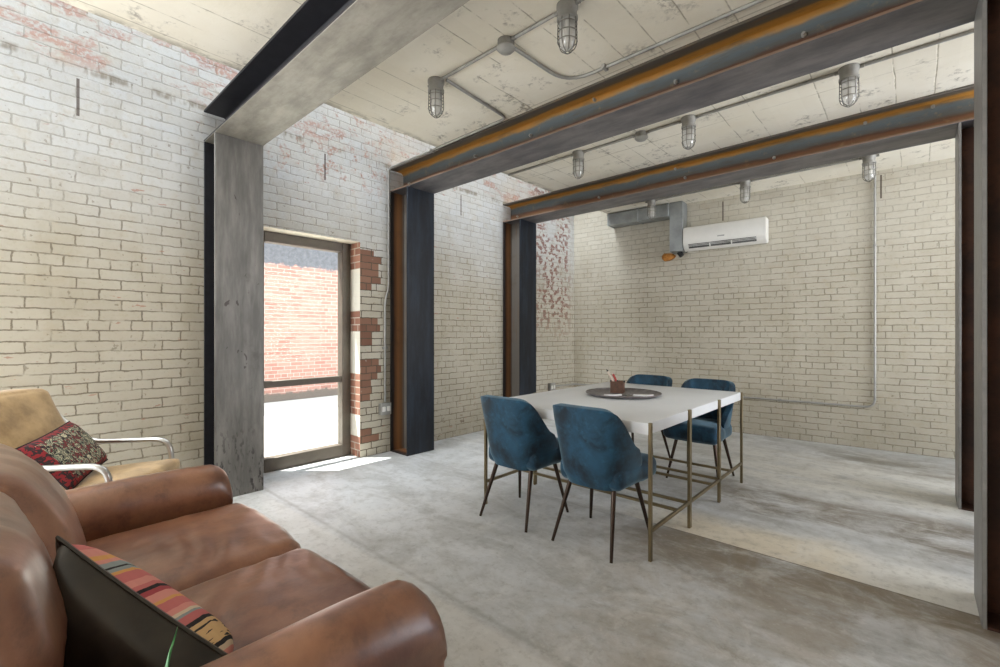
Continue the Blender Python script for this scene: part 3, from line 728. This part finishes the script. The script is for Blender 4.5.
# ------------------------------------------------------------------ chairs
def chair(label):
    o = thing('dining_chair', label, 'chair', (0, 0, 0), 0, 'blue velvet chairs at the table')
    # wrap-around shell
    bm = BM(); nu, nv = 40, 14; A = math.radians(106)
    def ztop(t):
        a = abs(t)
        if a < .85: return .828-.030*(a/.85)**4
        k = min(1, (a-.85)/(A-.85)); k = .75*k+.25*k*k*(3-2*k)
        return .798+(.50-.798)*k
    rows = []
    for j in range(nv+1):
        v = j/nv; row = []
        for i in range(nu+1):
            t = -A+2*A*i/nu
            zt = ztop(t); zb = .355
            z = zb+(zt-zb)*v
            hgt = (z-zb)/.46
            W = .200+.050*min(1, hgt*1.15)**.8+.006*max(0, hgt-.5)/.5
            D = .225
            sx, cx = math.sin(t), math.cos(t)
            px = W*math.copysign(abs(sx)**.52, sx)
            py = .03-D*math.copysign(abs(cx)**.66, cx) if cx > 0 else .03+.20*abs(cx)**.9
            back = max(0, cx)**.6
            py -= (.085*hgt**1.15)*back
            # tuck under at the bottom
            tuck = max(0, 1-v*7)
            px *= 1-.10*tuck; py = py*(1-.08*tuck)
            row.append(bm.verts.new((px, py, z)))
        rows.append(row)
    for R0, R1 in zip(rows, rows[1:]):
        for i in range(nu): bm.faces.new((R0[i], R0[i+1], R1[i+1], R1[i]))
    bs = obj('backrest', bm, M['velvet'], o)
    m = bs.modifiers.new('thick', 'SOLIDIFY'); m.thickness = .042; m.offset = -1
    m = bs.modifiers.new('round', 'BEVEL'); m.width = .014; m.segments = 3; m.limit_method = 'ANGLE'; m.angle_limit = math.radians(50)
    bm = BM(); cushion(bm, (0, .065, .425), (.425, .46, .135), .045, (.012, .012, .018), (18, 18, 8), .002, 1,
                       lambda p, x, y, z: Vector((p.x*(1.06 if y > .3 else 1), p.y, p.z)))
    obj('seat', bm, M['velvet'], o)
    for sx in (-1, 1):
        bm = BM(); rod(bm, (sx*.150, .135, .375), (sx*.215, .215, 0), .0155, .009); obj('leg', bm, M['bronze'], o)
        bm = BM(); rod(bm, (sx*.145, -.115, .37), (sx*.198, -.238, 0), .0155, .009); obj('leg', bm, M['bronze'], o)
    return o
ch = chair('blue velvet chair at the near left of the table, seen from behind'); ch.location = (-2.012, 2.470, 0)
ch.rotation_euler = (0, 0, math.radians(1))
dup(ch, (-1.418, 2.490, 0), 'nearest blue velvet chair, seen from behind by the near right table corner', math.radians(-1))
dup(ch, (-1.945, 4.155, 0), 'blue velvet chair behind the table beyond the tray, only the top of its back showing', PI)
dup(ch, (-1.378, 4.115, 0), 'blue velvet chair at the far right of the table, seat showing below the top', PI)

# ------------------------------------------------------------------ tray and what lies on it
TC = Vector((-1.733, 3.375, TZ+.002))
o = thing('serving_tray', 'large round dark metal tray in the middle of the table', 'tray', TC)
bm = BM(); lathe(bm, [(0, 0), (.262, 0), (.288, .014), (.293, .016), (.293, .020), (.286, .019), (.258, .005), (0, .004)], n=48); obj('dish', bm, M['tray'], o)
bm = BM(); tube(bm, [(.290*math.cos(2*PI*k/48), .290*math.sin(2*PI*k/48), .019) for k in range(48)], .005, 0, 8, closed=True); obj('rim', bm, M['tray'], o)
def sheet(label, x, y, w, d_, rz, z=.0105):
    bm = BM(); n = 8; g = [[bm.verts.new(((i/n-.5)*w, (j/n-.5)*d_, .004*max(0, (i/n-.7))/.3)) for j in range(3)] for i in range(n+1)]
    for i in range(n):
        for j in range(2): bm.faces.new((g[i][j], g[i+1][j], g[i+1][j+1], g[i][j+1]))
    q = obj('paper_sheet', bm, M['paper'])
    m = q.modifiers.new('thick', 'SOLIDIFY'); m.thickness = .010; m.offset = 0
    q.location = TC+Vector((x, y, z)); q.rotation_euler = (0, 0, rz); tag(q, label, 'paper', 'papers on the tray'); return q
sheet('white paper on the tray in front of and left of the pencil box', -.05, -.10, .13, .17, .7)
sheet('white paper on the right side of the tray', .14, .06, .15, .20, .5)
BP = TC+Vector((-.085, .07, .0045))
o = thing('pencil_box', 'small square rust brown box standing on the round tray', 'pencil holder', BP, .3)
bm = BM()
for a in ((-.05, .05, -.05, -.044), (-.05, .05, .044, .05), (-.05, -.044, -.044, .044), (.044, .05, -.044, .044)): box(bm, *a, .004, .095)
obj('sides', bm, M['box'], o)
bm = BM(); box(bm, -.05, .05, -.05, .05, 0, .004); obj('bottom', bm, M['box'], o)
for sx in (-1, 1):
    bm = BM(); rod(bm, (sx*.054, -.0, .085), (sx*.054, 0, .10), .008); obj('rivet', bm, M['dark'], o)
def pencil(label, a, b, mat, r=.008):
    o = thing('pencil', label, 'pencil', BP+Vector(a), 0, 'pencils in the box')
    d0 = Vector(b)-Vector(a)
    bm = BM(); rod(bm, (0, 0, 0), d0*.9, r, r, 6); obj('barrel', bm, mat, o)
    bm = BM(); rod(bm, d0*.9, d0, r, .001, 6); obj('tip', bm, M['dark'] if mat is M['pale'] else M['pale'], o)
pencil('pale pencil leaning furthest out of the box', (.010, .006, .006), (-.085, -.03, .19), M['pale'], .009)
pencil('red pencil leaning left in the box, beside the pale one', (.028, .02, .006), (-.045, -.01, .165), M['red'], .009)
pencil('short dark pen standing upright in the box', (.0, -.028, .006), (.012, -.026, .118), M['dark'], .005)
o = thing('key_ring', 'small grey metal ring lying on the tray before the pencil box', 'key ring', TC+Vector((.03, -.07, .0085)))
bm = BM(); tube(bm, [(.02*math.cos(2*PI*k/16), .02*math.sin(2*PI*k/16), 0) for k in range(16)], .002, 0, 6, closed=True); obj('ring', bm, M['wire'], o)
for a in (.3, 1.2):
    c, s = math.cos(a), math.sin(a)
    bm = BM(); rod(bm, (.022*c, .022*s, .0), (.036*c, .036*s, .0), .009, .009, 10); rod(bm, (.036*c, .036*s, 0), (.075*c, .075*s, 0), .003, .003, 6); obj('key', bm, M['wire'], o)

# ------------------------------------------------------------------ sofa
SO = Vector((-1.70, .25, 0))
o = thing('leather_sofa', 'worn brown leather two seat sofa in the left foreground', 'sofa', SO)
def W(x, y, z): return (x-SO.x, y-SO.y, z)
bm = BM(); cushion(bm, W(-1.70, .235, .18), (1.40, .90, .26), .04, (0, .01, 0), (16, 12, 6), .003); obj('base', bm, M['leather'], o)
bm = BM(); cushion(bm, W(-1.70, -.185, .45), (1.66, .20, .74), .07, (0, .01, .02), (18, 8, 12), .004); obj('back_frame', bm, M['leather'], o)
def arm(cx, s):
    bm = BM()
    # section: slab with a fat rolled top, run from back to front
    sec = []
    n = 14
    for k in range(n+1):
        a = -.55+(PI+1.1)*k/n
        sec.append((.106*math.cos(a), .530+.102*math.sin(a)))
    sec = [(.085, .06), (.086, .25), (.088, .40)]+sec+[(-.088, .40), (-.086, .25), (-.085, .06)]
    ys = [-.28+.97*i/22 for i in range(23)]
    ends = [(.715, .96), (.738, .88), (.748, .74)]
    rings = []
    for y in ys: rings.append((y, 1.0))
    rings += ends
    V = []
    for y, k in rings:
        row = []
        for (x, z) in sec:
            zz = .36+(z-.36)*(k if z > .36 else 1)
            xx = x*(k*.35+.65)
            w = .006*noise.noise(Vector((cx+x*4, y*5, z*5)))
            drop = -.014*max(0, (y-.5)/.25)**2 - .01*max(0, (.1-y))
            row.append(bm.verts.new(W(cx+xx+w, y, zz+drop*(1 if z > .4 else 0)+w)))
        V.append(row)
    for A, B in zip(V, V[1:]):
        for i in range(len(sec)-1): bm.faces.new((A[i], A[i+1], B[i+1], B[i]))
        bm.faces.new((A[-1], A[0], B[0], B[-1]))
    bm.faces.new(V[0]); bm.faces.new(V[-1][::-1])
    q = obj('arm', bm, M['leather'], o, angle=60)
    bm = BM()
    for k in range(22):
        z = .10+.36*k/21
        bmesh.ops.create_uvsphere(bm, u_segments=8, v_segments=5, radius=.005, matrix=Matrix.Translation(W(cx+s*.091, .64, z)))
    for k in range(34):
        bmesh.ops.create_uvsphere(bm, u_segments=8, v_segments=5, radius=.005, matrix=Matrix.Translation(W(cx+s*.092, -.2+.84*k/33, .455)))
    obj('nailhead_trim', bm, M['stud'], q)
arm(-2.475, -1); arm(-.95, 1)
seat_seed = 0
def seatfn(p, x, y, z):
    p.z += -.015*(1-y)*.5+(.012*math.sin(x*9+y*3)*(1-abs(z)) if 0 else 0)
    if y > .5: p.y += .02*(1-x*x)
    if z > 0:
        q = noise.noise(Vector((p.x*4+seat_seed, p.y*4, 2)))
        m = max(0, noise.noise(Vector((p.x*3.1, p.y*3.1+seat_seed, 7)))+.25)*(1-x**6)*(1-y**6)*z
        p.z += .0075*m*math.sin((p.x*.45+p.y*.9)*62+q*7)
    return p
for i, cx in enumerate((-2.03, -1.375)):
    seat_seed = i*11+2
    bm = BM(); cushion(bm, W(cx, .43, .388), (.655, .71, .17), .065, (0, .012, .022), (56, 60, 10), .006, i*5+1, seatfn); q = obj('seat_cushion', bm, M['leather'], o, angle=80)
    bm = BM()
    hw, hd, r = .3275, .35, .06
    pts = []
    for (sx, sy, a0) in ((1, -1, -PI/2), (1, 1, 0), (-1, 1, PI/2), (-1, -1, PI)):
        for k in range(5):
            a = a0+PI/2*k/4; pts.append((sx*(hw-r-.004)+r*math.cos(a), sy*(hd-r-.004)+r*math.sin(a)+(.0)))
    tube(bm, [W(cx+px, .43+py*1.0+(.022 if py > .2 else 0)*(1-(px/hw)**2), .432+(-.008*(1-py/hd)*.9)) for px, py in pts], .006, 0, 8, closed=True)
    obj('piping', bm, M['leather'], q)
for i, (cx, cy, lean) in enumerate(((-2.03, .025, .085), (-1.375, -.050, .02))):
    def backfn(p, x, y, z):
        p.y += -lean*z-.03*z*z*(1 if z > 0 else 0)
        return p
    bm = BM(); cushion(bm, W(cx, cy, .675), (.655, .20, .48), .085, (0, .045, .012), (26, 12, 22), .010, i*9+3, backfn); obj('back_cushion', bm, M['leather'], o, angle=80)
for x in (-2.45, -.96):
    for y in (-.2, .62):
        bm = BM(); rod(bm, W(x, y, .07), W(x, y, 0), .035, .026, 16); obj('foot', bm, M['dkwood'], o)

# ------------------------------------------------------------------ pillows
def pillow(name, label, corners, th, mats, cat='cushion', group=None, n=22, bias=0.0, pinch=.05):
    """corners A,B,C,D in world; front side = +normal of (B-A)x(D-A)"""
    A, B, Cc, D = [Vector(c) for c in corners]; ctr = (A+B+Cc+D)/4
    nr = (B-A).cross(D-A).normalized()
    def side(sg):
        bm = BM(); g = []
        lu = bm.verts.layers.float.new('pu'); lv = bm.verts.layers.float.new('pv')
        for i in range(n+1):
            row = []
            for j in range(n+1):
                u, v = i/n, j/n; a, b = 2*u-1, 2*v-1
                p = A*(1-u)*(1-v)+B*u*(1-v)+Cc*u*v+D*(1-u)*v
                e = ((1-a**4)*(1-b**4))**.5*(1 if sg > 0 else .6) if abs(a) < 1 and abs(b) < 1 else 0
                p = ctr+(p-ctr)*(1-pinch*((1-a*a)*(b*b)+(1-b*b)*(a*a)))
                w = .006*noise.noise(Vector((u*5, v*5, sg*3)))*(1 if e > 0 else 0)
                q = p+nr*sg*(th*e+w*e)-ctr
                vt = bm.verts.new(q); vt[lu] = u; vt[lv] = v; row.append(vt)
            g.append(row)
        for i in range(n):
            for j in range(n): bm.faces.new((g[i][j], g[i+1][j], g[i+1][j+1], g[i][j+1]))
        return bm
    o = thing(name, label, cat, ctr, 0, group)
    f = obj('front_cover', side(1), mats[0], o, angle=80)
    b = obj('back_cover', side(-1), mats[1], o, angle=80)
    bm = BM(); pts = []
    def P(u, v):
        a, b = 2*u-1, 2*v-1
        p = A*(1-u)*(1-v)+B*u*(1-v)+Cc*u*v+D*(1-u)*v
        return ctr+(p-ctr)*(1-pinch*((1-a*a)*(b*b)+(1-b*b)*(a*a)))-ctr
    for k in range(n): pts.append(P(k/n, 0))
    for k in range(n): pts.append(P(1, k/n))
    for k in range(n): pts.append(P(1-k/n, 1))
    for k in range(n): pts.append(P(0, 1-k/n))
    tube(bm, pts, .005, 0, 6, closed=True); obj('seam', bm, mats[2], o)
    return o
pillow('throw_pillow', 'striped pink kilim pillow with a dark olive back, leaning on the brown sofa',
       [(-1.40, .09, .80), (-1.10, .34, .545), (-1.105, .30, .43), (-1.33, .10, .45)], .135, (M['stripes'], M['olive'], M['olive']), group='throw pillows')

# ------------------------------------------------------------------ tubular lounge chair
LO = Vector((-3.175, .545, 0)); LR = -math.atan2(.6, .8)
o = thing('lounge_chair', 'tan suede lounge chair on a bent steel tube frame beside the brick wall', 'armchair', LO, LR)
for s in (-1, 1):
    bm = BM(); tube(bm, [(s*.293, -.70, .86), (s*.293, -.595, .76), (s*.293, -.44, .60), (s*.293, .0, .60), (s*.293, .03, .016), (s*.293, -.62, .016), (s*.293, -.64, .30)], .0155, .09, 12)
    obj('arm_tube', bm, M['chrome'], o)
bm = BM(); tube(bm, [(-.293, -.62, .016), (.293, -.62, .016)], .013, 0, 10); obj('rear_bar', bm, M['chrome'], o)
bm = BM(); tube(bm, [(-.293, .018, .30), (.293, .018, .30)], .013, 0, 10); obj('front_bar', bm, M['chrome'], o)
bm = BM(); tube(bm, [(-.293, -.64, .29), (.293, -.64, .29)], .013, 0, 10); obj('rear_bar', bm, M['chrome'], o)
bm = BM(); cushion(bm, (0, -.235, .395), (.555, .62, .13), .035, (.0, .01, .02), (20, 20, 8), .006, 4, lambda p, x, y, z: p+Vector((0, 0, .03*y))); obj('seat_cushion', bm, M['suede'], o, angle=80)
bm = BM(); cushion(bm, (0, -.60, .70), (.57, .13, .46), .03, (.0, .02, .01), (20, 8, 18), .006, 8, lambda p, x, y, z: p+Vector((0, -.10*z, 0))); obj('back_cushion', bm, M['suede'], o, angle=80)
def lw(x, y, z):
    c, s = math.cos(LR), math.sin(LR); return (LO.x+x*c-y*s, LO.y+x*s+y*c, z)
pillow('throw_pillow', 'red and black patterned kilim pillow on the tan lounge chair',
       [lw(-.17, -.46, .745), lw(.27, -.41, .69), lw(.25, -.19, .47), lw(-.24, -.31, .50)], .065, (M['kilim'], M['white'], M['kilim']), group='throw pillows')

# ------------------------------------------------------------------ plant beside the sofa, one leaf reaching up
PO = Vector((-.60, .13, 0))
o = thing('potted_plant', 'potted plant beside the sofa, one thin green leaf rising at the bottom edge', 'plant', PO)
bm = BM(); lathe(bm, [(0, 0), (.075, 0), (.10, .22), (.108, .22), (.108, .25), (.096, .25), (.092, .20), (0, .20)], n=28); obj('pot', bm, M['pot'], o)
bm = BM(); lathe(bm, [(0, .205), (.091, .204), (.091, .195), (0, .195)], n=24); obj('soil', bm, M['soil'], o)
def leaf(pts, w):
    P_ = smooth_path(pts, .3, 10); bm = BM(); L_, R_, Cn = [], [], []
    for i, p in enumerate(P_):
        t = i/(len(P_)-1); d0 = (P_[min(i+1, len(P_)-1)]-P_[max(i-1, 0)]).normalized()
        sd = d0.cross(Vector((.3, -.9, .2))).normalized()*w*(min(1, t*4+.4))*(1-t**3)
        nn = sd.cross(d0).normalized()*w*.35
        L_.append(bm.verts.new(p+sd)); R_.append(bm.verts.new(p-sd)); Cn.append(bm.verts.new(p-nn))
    for i in range(len(P_)-1):
        bm.faces.new((L_[i], Cn[i], Cn[i+1], L_[i+1])); bm.faces.new((Cn[i], R_[i], R_[i+1], Cn[i+1]))
    q = obj('leaf', bm, M['leaf'], o)
    m = q.modifiers.new('thick', 'SOLIDIFY'); m.thickness = .001
leaf([(0, 0, .2), (-.005, -.006, .66), (-.012, -.006, .885), (-.116, .030, .865)], .006)
for a, r, h in ((.4, .14, .62), (1.6, .12, .55), (2.6, .11, .60), (3.7, .10, .52), (5.0, .14, .58), (5.8, .1, .66)):
    leaf([(.02*math.cos(a), .02*math.sin(a), .2), (.05*math.cos(a), .05*math.sin(a), h), (r*math.cos(a), r*math.sin(a), h-.06)], .008)

# ------------------------------------------------------------------ light
w = bpy.data.worlds.new('sky'); SC.world = w; w.use_nodes = True
nt = w.node_tree; bg = nt.nodes['Background']
bg.inputs[0].default_value = (.80, .89, 1.0, 1); bg.inputs[1].default_value = 3.4
def area(name, loc, rot, sx, sy, power, col, spread=PI):
    l = bpy.data.lights.new(name, 'AREA'); l.spread = spread; l.shape = 'RECTANGLE'; l.size = sx; l.size_y = sy; l.energy = power; l.color = col
    q = bpy.data.objects.new(name, l); C.objects.link(q); q.location = loc; q.rotation_euler = rot; return q
# daylight through the long roof light over the slot; the other three areas are added fill, out of view
area('roof_light', (-3.73, 1.8, RT-.03), (0, 0, 0), .74, 9.2, 270, (.88, .94, 1.0))
area('front_fill_light', (-1.95, -2.98, 1.75), (PI/2+.2, 0, 0), 1.8, 2.2, 58, (.96, .98, 1.0))  # added fill from behind the camera, in an invented opening
area('side_fill_light', (-4.2, -1.72, 1.75), (PI/2+.05, 0, -PI/2), 1.9, 1.9, 110, (.96, .98, 1.0))  # added fill from the left, in an unseen opening
area('right_fill_light', (2.98, 4.7, 1.7), (PI/2+.15, 0, PI/2), 2.9, 2.3, 54, (.97, .98, 1.0), math.radians(95))  # added fill to lift the right side of the room, source out of view
s = bpy.data.lights.new('sun', 'SUN'); s.energy = 17.0; s.angle = .009; s.color = (1, .97, .92)
q = bpy.data.objects.new('sun', s); C.objects.link(q)
q.rotation_euler = Vector((.53, .50, -2.05)).to_track_quat('-Z', 'Y').to_euler(); q.location = (-8, -4, 9)

# ------------------------------------------------------------------ camera
cam = bpy.data.cameras.new('camera'); cam.sensor_width = 36; cam.lens = 36*457/1000; cam.clip_start = .02
co = bpy.data.objects.new('camera', cam); C.objects.link(co)
co.location = (0, 0, 1.25); co.rotation_euler = (PI/2, 0, math.atan2(415, 457))
SC.camera = co
vs = SC.view_settings
vs.view_transform = 'Standard'; vs.look = 'None'; vs.exposure = 0.2; vs.gamma = 1; vs.use_curve_mapping = False
SC.cycles.max_bounces = 10; SC.cycles.diffuse_bounces = 6; SC.cycles.transparent_max_bounces = 12
SC.cycles.use_denoising = True
SC.cycles.sample_clamp_indirect = 8
